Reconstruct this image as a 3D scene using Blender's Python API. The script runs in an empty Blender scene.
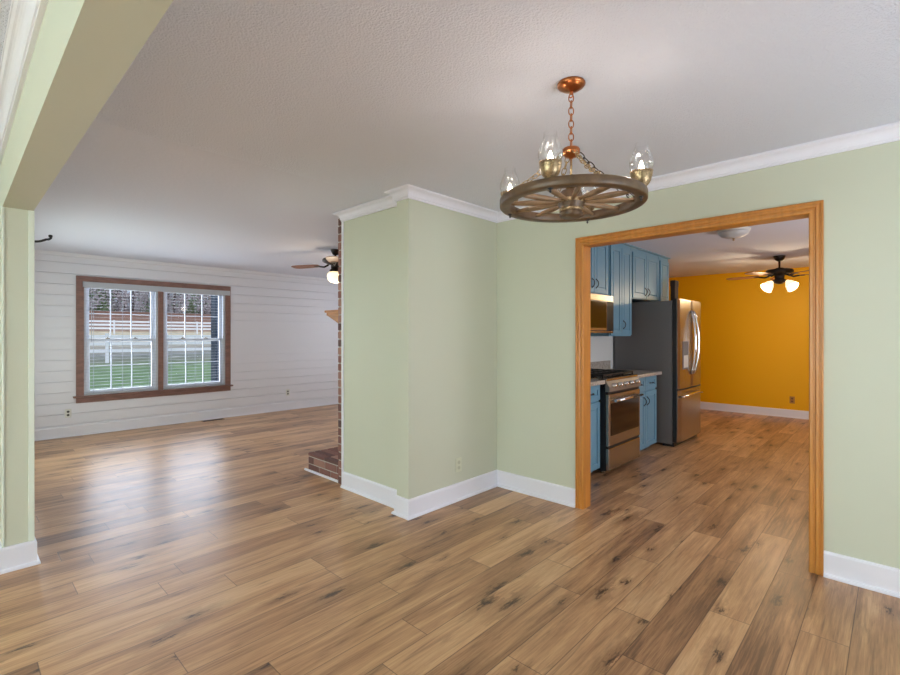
import bpy, bmesh, math, random
from mathutils import Vector, Matrix
random.seed(7)
PI = math.pi
sc = bpy.context.scene
COL = sc.collection

# ------------------------------------------------------------------ camera
cam_d = bpy.data.cameras.new('camera'); cam = bpy.data.objects.new('camera', cam_d); COL.objects.link(cam)
cam.location = (0, 0, 1.35)
cam.rotation_euler = (PI/2, 0, math.radians(43.4))
cam_d.sensor_fit = 'HORIZONTAL'; cam_d.sensor_width = 36
cam_d.lens = 471.6/900*36
cam_d.shift_y = -2.6/900
cam_d.clip_start = 0.05; cam_d.clip_end = 600
sc.camera = cam

# ------------------------------------------------------------------ world, exposure
sc.view_settings.view_transform = 'Standard'; sc.view_settings.look = 'None'
sc.view_settings.gamma = 1; sc.view_settings.use_curve_mapping = False
sc.view_settings.exposure = -0.06
w = bpy.data.worlds.new('sky'); sc.world = w; w.use_nodes = True
nt = w.node_tree; nt.nodes.clear()
wo = nt.nodes.new('ShaderNodeOutputWorld'); bg = nt.nodes.new('ShaderNodeBackground')
tc = nt.nodes.new('ShaderNodeTexCoord'); sp = nt.nodes.new('ShaderNodeSeparateXYZ'); rp = nt.nodes.new('ShaderNodeValToRGB')
nt.links.new(tc.outputs['Generated'], sp.inputs[0]); nt.links.new(sp.outputs['Z'], rp.inputs[0])
e = rp.color_ramp.elements
e[0].position = 0.0; e[0].color = (0.62, 0.74, 0.92, 1)
e[1].position = 0.22; e[1].color = (0.62, 0.76, 1.0, 1)
nt.links.new(rp.outputs[0], bg.inputs[0])
mr = nt.nodes.new('ShaderNodeMapRange'); mr.inputs['From Min'].default_value = 0.12; mr.inputs['From Max'].default_value = 0.6
mr.inputs['To Min'].default_value = 0.8; mr.inputs['To Max'].default_value = 1.3
nt.links.new(sp.outputs['Z'], mr.inputs['Value']); nt.links.new(mr.outputs[0], bg.inputs['Strength'])
nt.links.new(bg.outputs[0], wo.inputs[0])
sc.cycles.max_bounces = 10; sc.cycles.diffuse_bounces = 6; sc.cycles.glossy_bounces = 4
sc.cycles.transparent_max_bounces = 16; sc.cycles.caustics_reflective = False; sc.cycles.caustics_refractive = False
sc.cycles.sample_clamp_indirect = 6.0
sc.cycles.use_denoising = True

def light(name, kind, loc, energy, color=(1, 1, 1), rot=(0, 0, 0), size=None, sy=None, radius=None, angle=None):
    d = bpy.data.lights.new(name, kind); d.energy = energy; d.color = color
    if kind == 'AREA':
        d.shape = 'RECTANGLE'; d.size = size; d.size_y = sy or size
    if radius is not None: d.shadow_soft_size = radius
    if angle is not None: d.angle = angle
    o = bpy.data.objects.new(name, d); COL.objects.link(o); o.location = loc; o.rotation_euler = rot
    return o
# low winter sun on the field, from behind the house
light('sun', 'SUN', (20, -20, 30), 1.3, (1.0, 0.93, 0.82), (math.radians(52), 0, math.radians(60)), angle=math.radians(1))
# unseen area lights added as daylight fill at solid walls, except at the living window
light('fill_front_room', 'AREA', (-1.6, -3.7, .95), 640, (0.70, 0.83, 1.0), (PI/2+.7, 0, PI), 3.6, 1.5)  # added fill behind the camera, tilted up; no window is built there
light('fill_dining_side', 'AREA', (2.42, 1.75, 1.2), 135, (0.80, 0.88, 1.0), (PI/2+.65, 0, PI/2), 2.2, 1.8)  # added fill for the dining walls and ceiling; the right wall has no window
light('daylight_living_window', 'AREA', (-8.25, 2.15, 1.3), 75, (0.76, 0.85, 1.0), (PI/2, 0, -PI/2), 1.9, 1.6)
light('fill_living_end', 'AREA', (-5.9, 6.3, 1.35), 75, (0.76, 0.86, 1.0), (PI/2+.2, 0, 0), 1.8, 1.3)  # added fill to brighten the living room from its closed end wall
light('fill_living_side', 'AREA', (-6.2, .37, 1.3), 75, (0.73, 0.85, 1.0), (PI/2-.1, 0, PI), 1.8, 1.4)  # added fill for the living room, in front of a solid side wall
light('fill_kitchen', 'AREA', (1.55, 5.2, 1.4), 85, (0.84, 0.9, 1.0), (PI/2+.2, 0, PI/2), 1.8, 1.3)  # added fill for cabinets and floor; the kitchen's right wall is closed

# ------------------------------------------------------------------ materials
def lin(c):
    return tuple(((x/255)/12.92 if x/255 <= .04045 else (((x/255)+.055)/1.055)**2.4) for x in c) + (1,)
def mat(name, rgb, rough=0.5, metal=0.0, bump=None, noise=None, emit=None, spec=None, coat=None):
    m = bpy.data.materials.new(name); m.use_nodes = True; n = m.node_tree.nodes; l = m.node_tree.links
    b = n['Principled BSDF']; b.inputs['Base Color'].default_value = lin(rgb)
    b.inputs['Roughness'].default_value = rough; b.inputs['Metallic'].default_value = metal
    if spec is not None: b.inputs['Specular IOR Level'].default_value = spec
    if coat: b.inputs['Coat Weight'].default_value = coat
    t = None
    if noise or bump:
        t = n.new('ShaderNodeTexCoord')
    if noise:   # (scale vec, amount)
        mp = n.new('ShaderNodeMapping'); mp.inputs['Scale'].default_value = noise[0]
        tx = n.new('ShaderNodeTexNoise'); tx.inputs['Scale'].default_value = 1; tx.inputs['Detail'].default_value = 4
        l.new(t.outputs['Object'], mp.inputs[0]); l.new(mp.outputs[0], tx.inputs[0])
        r = n.new('ShaderNodeValToRGB'); a = noise[1]
        r.color_ramp.elements[0].position = .3; r.color_ramp.elements[1].position = .7
        c = lin(rgb)
        r.color_ramp.elements[0].color = tuple(x*(1-a) for x in c[:3])+(1,)
        r.color_ramp.elements[1].color = tuple(min(1, x*(1+a)) for x in c[:3])+(1,)
        l.new(tx.outputs['Fac'], r.inputs[0]); l.new(r.outputs[0], b.inputs['Base Color'])
    if bump:    # (scale, strength, distance)
        tb = n.new('ShaderNodeTexNoise'); tb.inputs['Scale'].default_value = bump[0]; tb.inputs['Detail'].default_value = 3
        bn = n.new('ShaderNodeBump'); bn.inputs['Strength'].default_value = bump[1]; bn.inputs['Distance'].default_value = bump[2]
        l.new(t.outputs['Object'], tb.inputs[0]); l.new(tb.outputs['Fac'], bn.inputs['Height']); l.new(bn.outputs[0], b.inputs['Normal'])
    if emit:
        b.inputs['Emission Color'].default_value = lin(emit[0]); b.inputs['Emission Strength'].default_value = emit[1]
    return m

M = {}
M['sage'] = mat('sage_paint', (196, 198, 179), .55, bump=(90, .06, .004))
M['trim'] = mat('white_trim_paint', (232, 231, 240), .35)
M['ceil'] = mat('popcorn_ceiling', (220, 222, 233), .9, bump=(135, .85, .008))
M['ceil_smooth'] = mat('smooth_ceiling', (218, 219, 230), .85, bump=(40, .2, .008))
M['orange'] = mat('orange_paint', (238, 176, 5), .5, spec=.25, bump=(60, .05, .004))
M['plain'] = mat('off_white_paint', (214, 212, 206), .6)
M['oak'] = mat('oak_trim', (186, 122, 52), .35, noise=((40, 40, 4), .13), bump=(60, .08, .003))
M['oak_h'] = mat('oak_trim_head', (186, 122, 52), .35, noise=((3, 50, 50), .28), bump=(60, .08, .003))
M['walnut'] = mat('brown_window_wood', (128, 94, 84), .5, noise=((40, 8, 40), .2))
M['whiteplastic'] = mat('white_vinyl', (208, 211, 218), .35)
M['blind'] = mat('blind_slats', (178, 180, 186), .5)
M['blue'] = mat('blue_cabinet_paint', (110, 153, 176), .38)
M['blue_dark'] = mat('dark_gap', (38, 48, 56), .7)
M['steel'] = mat('stainless_steel', (168, 158, 144), .27, .95, noise=((2, 60, 60), .05))
M['steel_brushed'] = mat('brushed_steel_panel', (150, 142, 132), .5, .9)
M['steel_dark'] = mat('dark_grey_steel_side', (112, 110, 110), .5, .1)
M['chrome'] = mat('chrome', (220, 220, 222), .12, 1)
M['blackglass'] = mat('black_glass', (14, 12, 10), .08)
M['black'] = mat('black_iron', (22, 22, 24), .45)
M['blackmetal'] = mat('dark_bronze', (44, 34, 28), .4, .6)
M['granite'] = mat('speckled_granite', (176, 168, 158), .25, noise=((70, 70, 70), .35))
M['copper'] = mat('copper', (176, 110, 68), .3, 1)
M['brass'] = mat('old_brass', (160, 138, 106), .4, .85, noise=((160, 160, 160), .45))
M['wheel'] = mat('aged_wheel_wood', (92, 70, 48), .42, noise=((25, 25, 25), .35), bump=(60, .2, .003))
M['spoke'] = mat('spoke_wood', (124, 98, 70), .42, noise=((20, 20, 60), .3))
M['wick'] = mat('lit_bulb', (255, 240, 220), .5, emit=((255, 230, 200), 20))
M['bulb_off'] = mat('unlit_bulb', (235, 232, 225), .2)
M['shade_lit'] = mat('lit_frosted_glass', (250, 240, 225), .4, emit=((255, 226, 178), 1.5))
M['frost'] = mat('frosted_glass_dome', (196, 196, 196), .35)
M['blade'] = mat('fan_blade_wood', (124, 76, 44), .42, noise=((6, 6, 6), .2))
M['plate'] = mat('outlet_plate', (216, 214, 206), .4)
M['sage_plate'] = mat('painted_plate', (206, 207, 184), .45)
M['sage_hole'] = mat('painted_plate_sockets', (184, 184, 160), .5)
M['orange_plate'] = mat('bronze_plate', (176, 120, 40), .45)
M['orange_hole'] = mat('bronze_plate_sockets', (110, 76, 34), .5)
M['hole'] = mat('outlet_slots', (70, 66, 62), .6)
M['mortar'] = mat('mortar', (170, 160, 150), .9)
M['beadboard'] = mat('white_beadboard', (226, 228, 226), .4)
M['mantel'] = mat('mantel_wood', (176, 118, 66), .45, noise=((6, 40, 40), .25))
M['fencewhite'] = mat('white_fence_paint', (235, 238, 245), .6)
M['navy'] = mat('dark_blue_post', (44, 58, 78), .5)
M['bark'] = mat('bark', (96, 84, 78), .9)
M['evergreen'] = mat('evergreen_leaf', (124, 144, 108), .8, noise=((2, 2, 2), .35))
M['bare'] = mat('bare_twigs', (184, 176, 180), .9, noise=((2, 2, 2), .25))
M['basket'] = mat('dark_basket', (50, 32, 20), .8)
M['rail_paint'] = mat('jamb_bead_paint', (222, 229, 216), .4)

def glass_mat():
    m = bpy.data.materials.new('clear_glass'); m.use_nodes = True; n = m.node_tree.nodes; l = m.node_tree.links
    n.remove(n['Principled BSDF']); out = n['Material Output']
    tr = n.new('ShaderNodeBsdfTransparent'); gl = n.new('ShaderNodeBsdfGlossy'); gl.inputs['Roughness'].default_value = .03
    lw = n.new('ShaderNodeLayerWeight'); lw.inputs[0].default_value = .35
    mx = n.new('ShaderNodeMixShader'); l.new(lw.outputs['Facing'], mx.inputs[0]); l.new(tr.outputs[0], mx.inputs[1]); l.new(gl.outputs[0], mx.inputs[2])
    l.new(mx.outputs[0], out.inputs[0]); return m
M['glass'] = glass_mat()
def pane_mat():
    m = glass_mat(); m.name = 'window_glass'
    for nd in m.node_tree.nodes:
        if nd.type == 'LAYER_WEIGHT': nd.inputs[0].default_value = .05
    return m
M['pane'] = pane_mat()

def brick_mat():
    m = mat('red_brick', (128, 86, 76), .9, bump=(60, .4, .006)); n = m.node_tree.nodes; l = m.node_tree.links
    a = n.new('ShaderNodeAttribute'); a.attribute_name = 'tone'
    r = n.new('ShaderNodeValToRGB'); r.color_ramp.interpolation = 'LINEAR'
    el = r.color_ramp.elements
    el[0].position = 0; el[0].color = lin((84, 62, 60)); el[1].position = 1; el[1].color = lin((160, 122, 108))
    x = el.new(.35); x.color = lin((122, 82, 74)); x = el.new(.7); x.color = lin((138, 96, 86))
    l.new(a.outputs['Fac'], r.inputs[0]); l.new(r.outputs[0], n['Principled BSDF'].inputs['Base Color']); return m
M['brick'] = brick_mat()

def shiplap_mat():
    m = mat('white_shiplap', (222, 220, 226), .5); n = m.node_tree.nodes; l = m.node_tree.links
    return m
M['shiplap'] = shiplap_mat()

def N(nodes, t, **kw):
    x = nodes.new(t)
    for k, v in kw.items(): setattr(x, k, v)
    return x
def floor_mat():
    m = bpy.data.materials.new('oak_plank_floor'); m.use_nodes = True; n = m.node_tree.nodes; l = m.node_tree.links
    b = n['Principled BSDF']
    def math_(op, a, b_=None, c=None):
        x = n.new('ShaderNodeMath'); x.operation = op
        for i, v in enumerate((a, b_, c)):
            if v is None: continue
            if isinstance(v, (int, float)): x.inputs[i].default_value = v
            else: l.new(v, x.inputs[i])
        return x.outputs[0]
    def comb(x, y, z):
        c = n.new('ShaderNodeCombineXYZ')
        for i, v in enumerate((x, y, z)):
            if isinstance(v, (int, float)): c.inputs[i].default_value = v
            else: l.new(v, c.inputs[i])
        return c.outputs[0]
    t = n.new('ShaderNodeTexCoord'); s = n.new('ShaderNodeSeparateXYZ'); l.new(t.outputs['Object'], s.inputs[0])
    X, Y = s.outputs[0], s.outputs[1]
    W, L = .1735, 1.25
    u = math_('DIVIDE', math_('ADD', X, .492), W)
    row = math_('FLOOR', u); fx = math_('FRACT', u)
    wn = n.new('ShaderNodeTexWhiteNoise'); wn.noise_dimensions = '1D'; l.new(row, wn.inputs['W'])
    v = math_('DIVIDE', math_('ADD', Y, math_('MULTIPLY', wn.outputs['Value'], 7.3)), L)
    idx = math_('FLOOR', v); fy = math_('FRACT', v)
    w2 = n.new('ShaderNodeTexWhiteNoise'); w2.noise_dimensions = '2D'; l.new(comb(row, idx, 0), w2.inputs['Vector'])
    rnd = w2.outputs['Value']; rc = n.new('ShaderNodeSeparateColor'); l.new(w2.outputs['Color'], rc.inputs[0])
    off = math_('MULTIPLY', rnd, 90.0)
    # long soft grain
    def noise(vec, sc_, det, rough=.6, dist=0):
        x = n.new('ShaderNodeTexNoise'); x.inputs['Scale'].default_value = sc_; x.inputs['Detail'].default_value = det
        x.inputs['Roughness'].default_value = rough; x.inputs['Distortion'].default_value = dist; l.new(vec, x.inputs['Vector']); return x.outputs['Fac']
    g1 = noise(comb(math_('MULTIPLY', X, 9), math_('MULTIPLY', Y, .9), off), 1.5, 4, .6, .6)
    g2 = noise(comb(math_('MULTIPLY', X, 90), math_('MULTIPLY', Y, 3.0), off), 1, 3)
    g3 = noise(comb(math_('MULTIPLY', X, 22), math_('MULTIPLY', Y, 1.6), math_('ADD', off, 7)), 1, 5, .65, 1.2)
    ramp = n.new('ShaderNodeValToRGB'); e = ramp.color_ramp.elements
    e[0].position = 0; e[0].color = lin((116, 84, 60)); e[1].position = 1; e[1].color = lin((216, 176, 132))
    q = e.new(.3); q.color = lin((163, 121, 86)); q = e.new(.62); q.color = lin((193, 149, 108))
    g4 = noise(comb(math_('MULTIPLY', X, 260), math_('MULTIPLY', Y, 9.0), off), 1, 2)
    tone = math_('ADD', math_('MULTIPLY', rnd, .55), math_('MULTIPLY', math_('SUBTRACT', g1, .5), 1.3))
    tone = math_('ADD', tone, math_('MULTIPLY', math_('SUBTRACT', g2, .5), .8))
    tone = math_('ADD', tone, math_('MULTIPLY', math_('SUBTRACT', g4, .5), .45))
    tone = math_('ADD', tone, .20)
    l.new(tone, ramp.inputs[0])
    # dark mineral streaks
    st = n.new('ShaderNodeMapRange'); st.inputs['From Min'].default_value = .56; st.inputs['From Max'].default_value = .78; l.new(g3, st.inputs['Value'])
    st.inputs['To Max'].default_value = .7
    mix1 = n.new('ShaderNodeMix'); mix1.data_type = 'RGBA'; l.new(st.outputs[0], mix1.inputs[0]); l.new(ramp.outputs[0], mix1.inputs[6]); mix1.inputs[7].default_value = lin((84, 60, 42))
    # knots: a soft darker halo with a small cracked core
    vo = n.new('ShaderNodeTexVoronoi'); vo.voronoi_dimensions = '2D'; vo.inputs['Scale'].default_value = 1
    dx = math_('MULTIPLY', math_('SUBTRACT', noise(comb(math_('MULTIPLY', X, 40), math_('MULTIPLY', Y, 12), off), 1, 5, .7), .5), .75)
    dy = math_('MULTIPLY', math_('SUBTRACT', noise(comb(math_('MULTIPLY', X, 60), math_('MULTIPLY', Y, 10), math_('ADD', off, 31)), 1, 5, .7), .5), .6)
    l.new(comb(math_('ADD', math_('ADD', math_('MULTIPLY', X, 6.6), off), dx), math_('ADD', math_('MULTIPLY', Y, 2.0), dy), 0), vo.inputs['Vector'])
    vc = n.new('ShaderNodeSeparateColor'); l.new(vo.outputs['Color'], vc.inputs[0])
    gate = math_('GREATER_THAN', vc.outputs[0], .45)
    size = math_('ADD', .4, math_('MULTIPLY', vc.outputs[1], 1.1))
    dist = math_('DIVIDE', vo.outputs['Distance'], size)
    def fall(a_, b_, top):
        k_ = n.new('ShaderNodeMapRange'); k_.inputs['From Min'].default_value = a_; k_.inputs['From Max'].default_value = b_
        k_.inputs['To Min'].default_value = top; k_.inputs['To Max'].default_value = 0; l.new(dist, k_.inputs['Value']); return math_('MULTIPLY', k_.outputs[0], gate)
    mixh = n.new('ShaderNodeMix'); mixh.data_type = 'RGBA'; l.new(fall(.05, .42, .55), mixh.inputs[0]); l.new(mix1.outputs[2], mixh.inputs[6]); mixh.inputs[7].default_value = lin((108, 74, 48))
    mix2 = n.new('ShaderNodeMix'); mix2.data_type = 'RGBA'; l.new(fall(.03, .13, .95), mix2.inputs[0]); l.new(mixh.outputs[2], mix2.inputs[6]); mix2.inputs[7].default_value = lin((62, 42, 30))
    # seams
    ex = math_('MINIMUM', fx, math_('SUBTRACT', 1, fx)); ey = math_('MULTIPLY', math_('MINIMUM', fy, math_('SUBTRACT', 1, fy)), L/W)
    ed = math_('MINIMUM', ex, ey)
    sm = n.new('ShaderNodeMapRange'); sm.inputs['From Min'].default_value = .004; sm.inputs['From Max'].default_value = .016
    sm.inputs['To Min'].default_value = .72; sm.inputs['To Max'].default_value = 0; l.new(ed, sm.inputs['Value'])
    mix3 = n.new('ShaderNodeMix'); mix3.data_type = 'RGBA'; l.new(sm.outputs[0], mix3.inputs[0]); l.new(mix2.outputs[2], mix3.inputs[6]); mix3.inputs[7].default_value = lin((60, 42, 30))
    l.new(mix3.outputs[2], b.inputs['Base Color'])
    rr = n.new('ShaderNodeMapRange'); rr.inputs['To Min'].default_value = .27; rr.inputs['To Max'].default_value = .42; l.new(g2, rr.inputs['Value'])
    l.new(rr.outputs[0], b.inputs['Roughness'])
    bp = n.new('ShaderNodeBump'); bp.inputs['Strength'].default_value = .25; bp.inputs['Distance'].default_value = .002
    l.new(math_('SUBTRACT', math_('MULTIPLY', g2, .3), sm.outputs[0]), bp.inputs['Height']); l.new(bp.outputs[0], b.inputs['Normal'])
    return m
M['floor'] = floor_mat()

def ground_mat():
    m = bpy.data.materials.new('field_ground'); m.use_nodes = True; n = m.node_tree.nodes; l = m.node_tree.links
    b = n['Principled BSDF']; b.inputs['Roughness'].default_value = .95
    t = n.new('ShaderNodeTexCoord'); s = n.new('ShaderNodeSeparateXYZ'); l.new(t.outputs['Object'], s.inputs[0])
    nz = n.new('ShaderNodeTexNoise'); nz.inputs['Scale'].default_value = .35; nz.inputs['Detail'].default_value = 6; l.new(t.outputs['Object'], nz.inputs['Vector'])
    a = n.new('ShaderNodeMath'); a.operation = 'MULTIPLY'; a.inputs[1].default_value = -1/120; l.new(s.outputs[0], a.inputs[0])
    c = n.new('ShaderNodeMath'); c.operation = 'MULTIPLY_ADD'; c.inputs[1].default_value = .04; l.new(nz.outputs['Fac'], c.inputs[0]); l.new(a.outputs[0], c.inputs[2])
    r = n.new('ShaderNodeValToRGB'); e = r.color_ramp.elements; r.color_ramp.interpolation = 'LINEAR'
    e[0].position = 0; e[0].color = lin((104, 138, 84)); e[1].position = 1; e[1].color = lin((140, 104, 84))
    for p, cc in ((.22, (112, 140, 90)), (.27, (128, 130, 104)), (.30, (132, 132, 124)), (.38, (176, 166, 150)), (.46, (214, 196, 164)), (.56, (226, 208, 176)), (.60, (160, 122, 98)), (.8, (140, 98, 80))):
        x = e.new(p); x.color = lin(cc)
    l.new(c.outputs[0], r.inputs[0])
    n2 = n.new('ShaderNodeTexNoise'); n2.inputs['Scale'].default_value = 1.3; n2.inputs['Detail'].default_value = 6; l.new(t.outputs['Object'], n2.inputs['Vector'])
    mx = n.new('ShaderNodeMix'); mx.data_type = 'RGBA'; mx.blend_type = 'MULTIPLY'; mx.inputs[0].default_value = .7
    r2 = n.new('ShaderNodeValToRGB'); r2.color_ramp.elements[0].position = .35; r2.color_ramp.elements[0].color = (.45, .5, .45, 1); r2.color_ramp.elements[1].position = .6
    l.new(n2.outputs['Fac'], r2.inputs[0]); l.new(r.outputs[0], mx.inputs[6]); l.new(r2.outputs[0], mx.inputs[7]); l.new(mx.outputs[2], b.inputs['Base Color'])
    return m
M['ground'] = ground_mat()

# ------------------------------------------------------------------ mesh helpers
class MB:
    def __init__(s): s.bm = bmesh.new()
    def box(s, x0, x1, y0, y1, z0, z1, bevel=0.0, mtx=None, seg=2):
        r = bmesh.ops.create_cube(s.bm, size=1)
        vs = r['verts']
        for v in vs:
            v.co = Vector(((x0+x1)/2+v.co.x*(x1-x0), (y0+y1)/2+v.co.y*(y1-y0), (z0+z1)/2+v.co.z*(z1-z0)))
        if bevel > 0:
            es = list({e for v in vs for e in v.link_edges})
            bv = bmesh.ops.bevel(s.bm, geom=es, offset=bevel, segments=seg, affect='EDGES', profile=.5)
            vs = list({v for f in bv['faces'] for v in f.verts} | {v for v in vs if v.is_valid})
        if mtx is not None:
            for v in vs: v.co = mtx @ v.co
        return vs
    def lathe(s, prof, center=(0, 0, 0), seg=32, mtx=None, closed=False, flute=None):
        rings = []
        for (r, z) in prof:
            ring = []
            for k in range(seg):
                a = 2*PI*k/seg
                rr = r if not flute else r*(1+flute[0]*math.cos(flute[1]*a))
                co = Vector((rr*math.cos(a), rr*math.sin(a), z))
                if mtx is not None: co = mtx @ co
                ring.append(s.bm.verts.new(co+Vector(center)))
            rings.append(ring)
        pairs = list(zip(rings[:-1], rings[1:]))
        if closed: pairs.append((rings[-1], rings[0]))
        for a, b in pairs:
            for k in range(seg):
                f = s.bm.faces.new((a[k], a[(k+1) % seg], b[(k+1) % seg], b[k])); f.smooth = True
        if not closed:
            if prof[0][0] > 1e-5: s.bm.faces.new(rings[0][::-1])
            if prof[-1][0] > 1e-5: s.bm.faces.new(rings[-1])
    def tube(s, pts, r, seg=8, closed=False, cap=True):
        pts = [Vector(p) for p in pts]; n = len(pts); rings = []
        rad = r if isinstance(r, (list, tuple)) else [r]*n
        prev = None
        for i, p in enumerate(pts):
            if closed: t = (pts[(i+1) % n]-pts[i-1]).normalized()
            else: t = (pts[min(i+1, n-1)]-pts[max(i-1, 0)]).normalized()
            if prev is None:
                up = Vector((0, 0, 1)) if abs(t.z) < .9 else Vector((1, 0, 0)); nrm = t.cross(up).normalized()
            else:
                nrm = (prev-t*prev.dot(t)); nrm = nrm.normalized() if nrm.length > 1e-6 else t.orthogonal().normalized()
            prev = nrm; bi = t.cross(nrm)
            rings.append([s.bm.verts.new(p+(nrm*math.cos(2*PI*k/seg)+bi*math.sin(2*PI*k/seg))*rad[i]) for k in range(seg)])
        pr = list(zip(rings[:-1], rings[1:]))
        if closed: pr.append((rings[-1], rings[0]))
        for a, b in pr:
            for k in range(seg):
                f = s.bm.faces.new((a[k], a[(k+1) % seg], b[(k+1) % seg], b[k])); f.smooth = True
        if cap and not closed:
            s.bm.faces.new(rings[0][::-1]); s.bm.faces.new(rings[-1])
    def prism(s, pts2, place, h0, h1):
        # pts2 polygon; place(a,b,h)->Vector
        lo = [s.bm.verts.new(place(a, b, h0)) for a, b in pts2]; hi = [s.bm.verts.new(place(a, b, h1)) for a, b in pts2]
        n = len(pts2); s.bm.faces.new(lo[::-1]); s.bm.faces.new(hi)
        for k in range(n): s.bm.faces.new((lo[k], lo[(k+1) % n], hi[(k+1) % n], hi[k]))
    def sweep(s, prof, path, closed=False):
        # prof [(dist from wall, z)], path XY points, room on the left
        P = [Vector(p) for p in path]; n = len(P); rings = []
        for i in range(n):
            d0 = (P[i]-P[i-1]).normalized() if i > 0 else None
            d1 = (P[i+1]-P[i]).normalized() if i < n-1 else None
            L = lambda d: Vector((-d.y, d.x))
            if d0 is None: o = L(d1)
            elif d1 is None: o = L(d0)
            else:
                a, b_ = L(d0), L(d1); o = (a+b_); o = o/(1+a.dot(b_))
            rings.append([s.bm.verts.new((P[i].x+o.x*d, P[i].y+o.y*d, z)) for d, z in prof])
        m = len(prof)
        for a, b_ in zip(rings[:-1], rings[1:]):
            for k in range(m): s.bm.faces.new((a[k], a[(k+1) % m], b_[(k+1) % m], b_[k]))
        s.bm.faces.new(rings[0][::-1]); s.bm.faces.new(rings[-1])
    def build(s, name, m, parent=None, loc=None, smooth_angle=None):
        bmesh.ops.recalc_face_normals(s.bm, faces=s.bm.faces)
        me = bpy.data.meshes.new(name); s.bm.to_mesh(me); s.bm.free()
        o = bpy.data.objects.new(name, me); COL.objects.link(o)
        me.materials.append(m)
        if parent is not None:
            o.parent = parent
        if loc is not None: o.location = loc
        return o

def tag(o, label=None, cat=None, group=None, kind=None):
    if label: o['label'] = label
    if cat: o['category'] = cat
    if group: o['group'] = group
    if kind: o['kind'] = kind
    return o
def empty(name, loc, rz=0):
    o = bpy.data.objects.new(name, None); COL.objects.link(o); o.location = loc; o.rotation_euler = (0, 0, rz); o.empty_display_size = .1
    return o
def struct(o, label=None):
    o['kind'] = 'structure'
    if label: o['label'] = label
    return o
def sbox(name, b, m, label=None):
    q = MB(); q.box(*b); return struct(q.build(name, m), label)

# ------------------------------------------------------------------ setting
CE = 2.433
YK = 3.37; XP = -2.607; YP = 2.313; YQ = 2.395; XW = -7.975; YJ1 = .2; YJ2 = .333; XJ = -3.695; XR_ = 2.5
KX = -2.70
sbox('floor', (-8.1, 2.6, -4.1, 9.55, -.12, 0), M['floor'], 'oak plank floor with dark knots')
sbox('ceiling', (-2.95, 2.6, YJ1, YK+.05, CE, CE+.15), M['ceil'], 'popcorn textured grey white dining ceiling')
sbox('ceiling', (-8.1, -2.95, YJ1, 6.5, 2.436, 2.6), M['ceil_smooth'], 'smooth white living room ceiling')
sbox('ceiling', (-5.6, 2.6, -4.1, YJ1, CE, CE+.15), M['ceil'], 'popcorn ceiling of the front room')
sbox('ceiling', (-2.95, 2.6, YK+.05, 9.55, 2.44, 2.6), M['ceil_smooth'], 'grey white kitchen ceiling')
sbox('ceiling', (-5.6, -2.95, 6.5, 9.55, 2.44, 2.6), M['ceil_smooth'], 'ceiling of the orange dining nook')

# kitchen wall with the cased opening
OL, OR_, OT = -1.756, -.361, 2.04
q = MB(); q.box(-2.75, OL-.02, YK, YK+.095, 0, 2.446); q.box(OR_+.02, XR_, YK, YK+.095, 0, 2.446); q.box(OL-.02, OR_+.02, YK, YK+.095, OT+.02, CE)
struct(q.build('wall_kitchen', M['sage']), 'sage green wall with the oak cased kitchen opening')
q = MB(); q.box(-3.572, XP, YQ, YK, 0, 2.446); q.box(-2.74, XP, YP, YQ, 0, 2.446)
struct(q.build('wall_pillar', M['sage']), 'sage green wall stub beside the brick chimney')
sbox('wall_chimney', (-3.572, -2.75, YK, 6.5, 0, 2.446), M['plain'])
sbox('wall_counter', (-2.75, KX, YK+.095, 7.0, 0, 2.446), M['beadboard'], 'white wall behind the kitchen counter')
sbox('wall_nook', (-5.6, -2.75, 6.5, 6.6, 0, 2.446), M['orange'])
sbox('wall_orange', (-5.6, 2.6, 9.42, 9.55, 0, 2.446), M['orange'], 'bright orange end wall beyond the kitchen')
sbox('wall_kitchen_right', (1.6, 1.72, YK+.095, 9.42, 0, 2.446), M['orange'])
sbox('wall_nook_left', (-5.6, -5.5, 6.6, 9.42, 0, 2.446), M['orange'])
sbox('wall_right', (XR_, XR_+.1, -4.1, YK+.095, 0, 2.446), M['sage'])
sbox('wall_front', (-5.6, 2.5, -4.1, -4.0, 0, 2.446), M['sage'])
sbox('wall_front_left', (-5.6, -5.5, -4.0, YJ1, 0, 2.446), M['sage'])
q = MB(); q.box(XW, XJ, YJ1, YJ2, 0, 2.446); q.box(XJ, XR_, YJ1, YJ2, 2.08, 2.446)
struct(q.build('wall_header', M['sage']), 'sage green jamb and deep header of the wide opening')
sbox('wall_living_end', (-8.1, -3.6, 6.4, 6.5, 0, 2.446), M['plain'])

# window wall, boarded with horizontal shiplap
WY0, WY1, WZ0, WZ1 = 1.225, 3.08, .53, 2.065
q = MB()
for b in ((YJ1, WY0, 0, 2.446), (WY1, 6.4, 0, 2.446), (WY0, WY1, 0, WZ0), (WY0, WY1, WZ1, 2.446)):
    q.box(XW-.13, XW-.02, b[0], b[1], b[2], b[3])
bh = .143; z = .02
while z < CE:
    z1 = min(z+bh-.0065, CE)
    segs = [(YJ2, WY0), (WY1, 6.4)] if (z1 > WZ0 and z < WZ1) else [(YJ2, 6.4)]
    for a, b_ in segs: q.box(XW-.02, XW, a, b_, z, z1)
    if z1 > WZ0 and z < WZ1:
        if z < WZ0: q.box(XW-.02, XW, WY0, WY1, z, WZ0)
        if z1 > WZ1: q.box(XW-.02, XW, WY0, WY1, WZ1, z1)
    z += bh
struct(q.build('wall_window', M['shiplap']), 'white shiplap board wall holding the double window')

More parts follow.
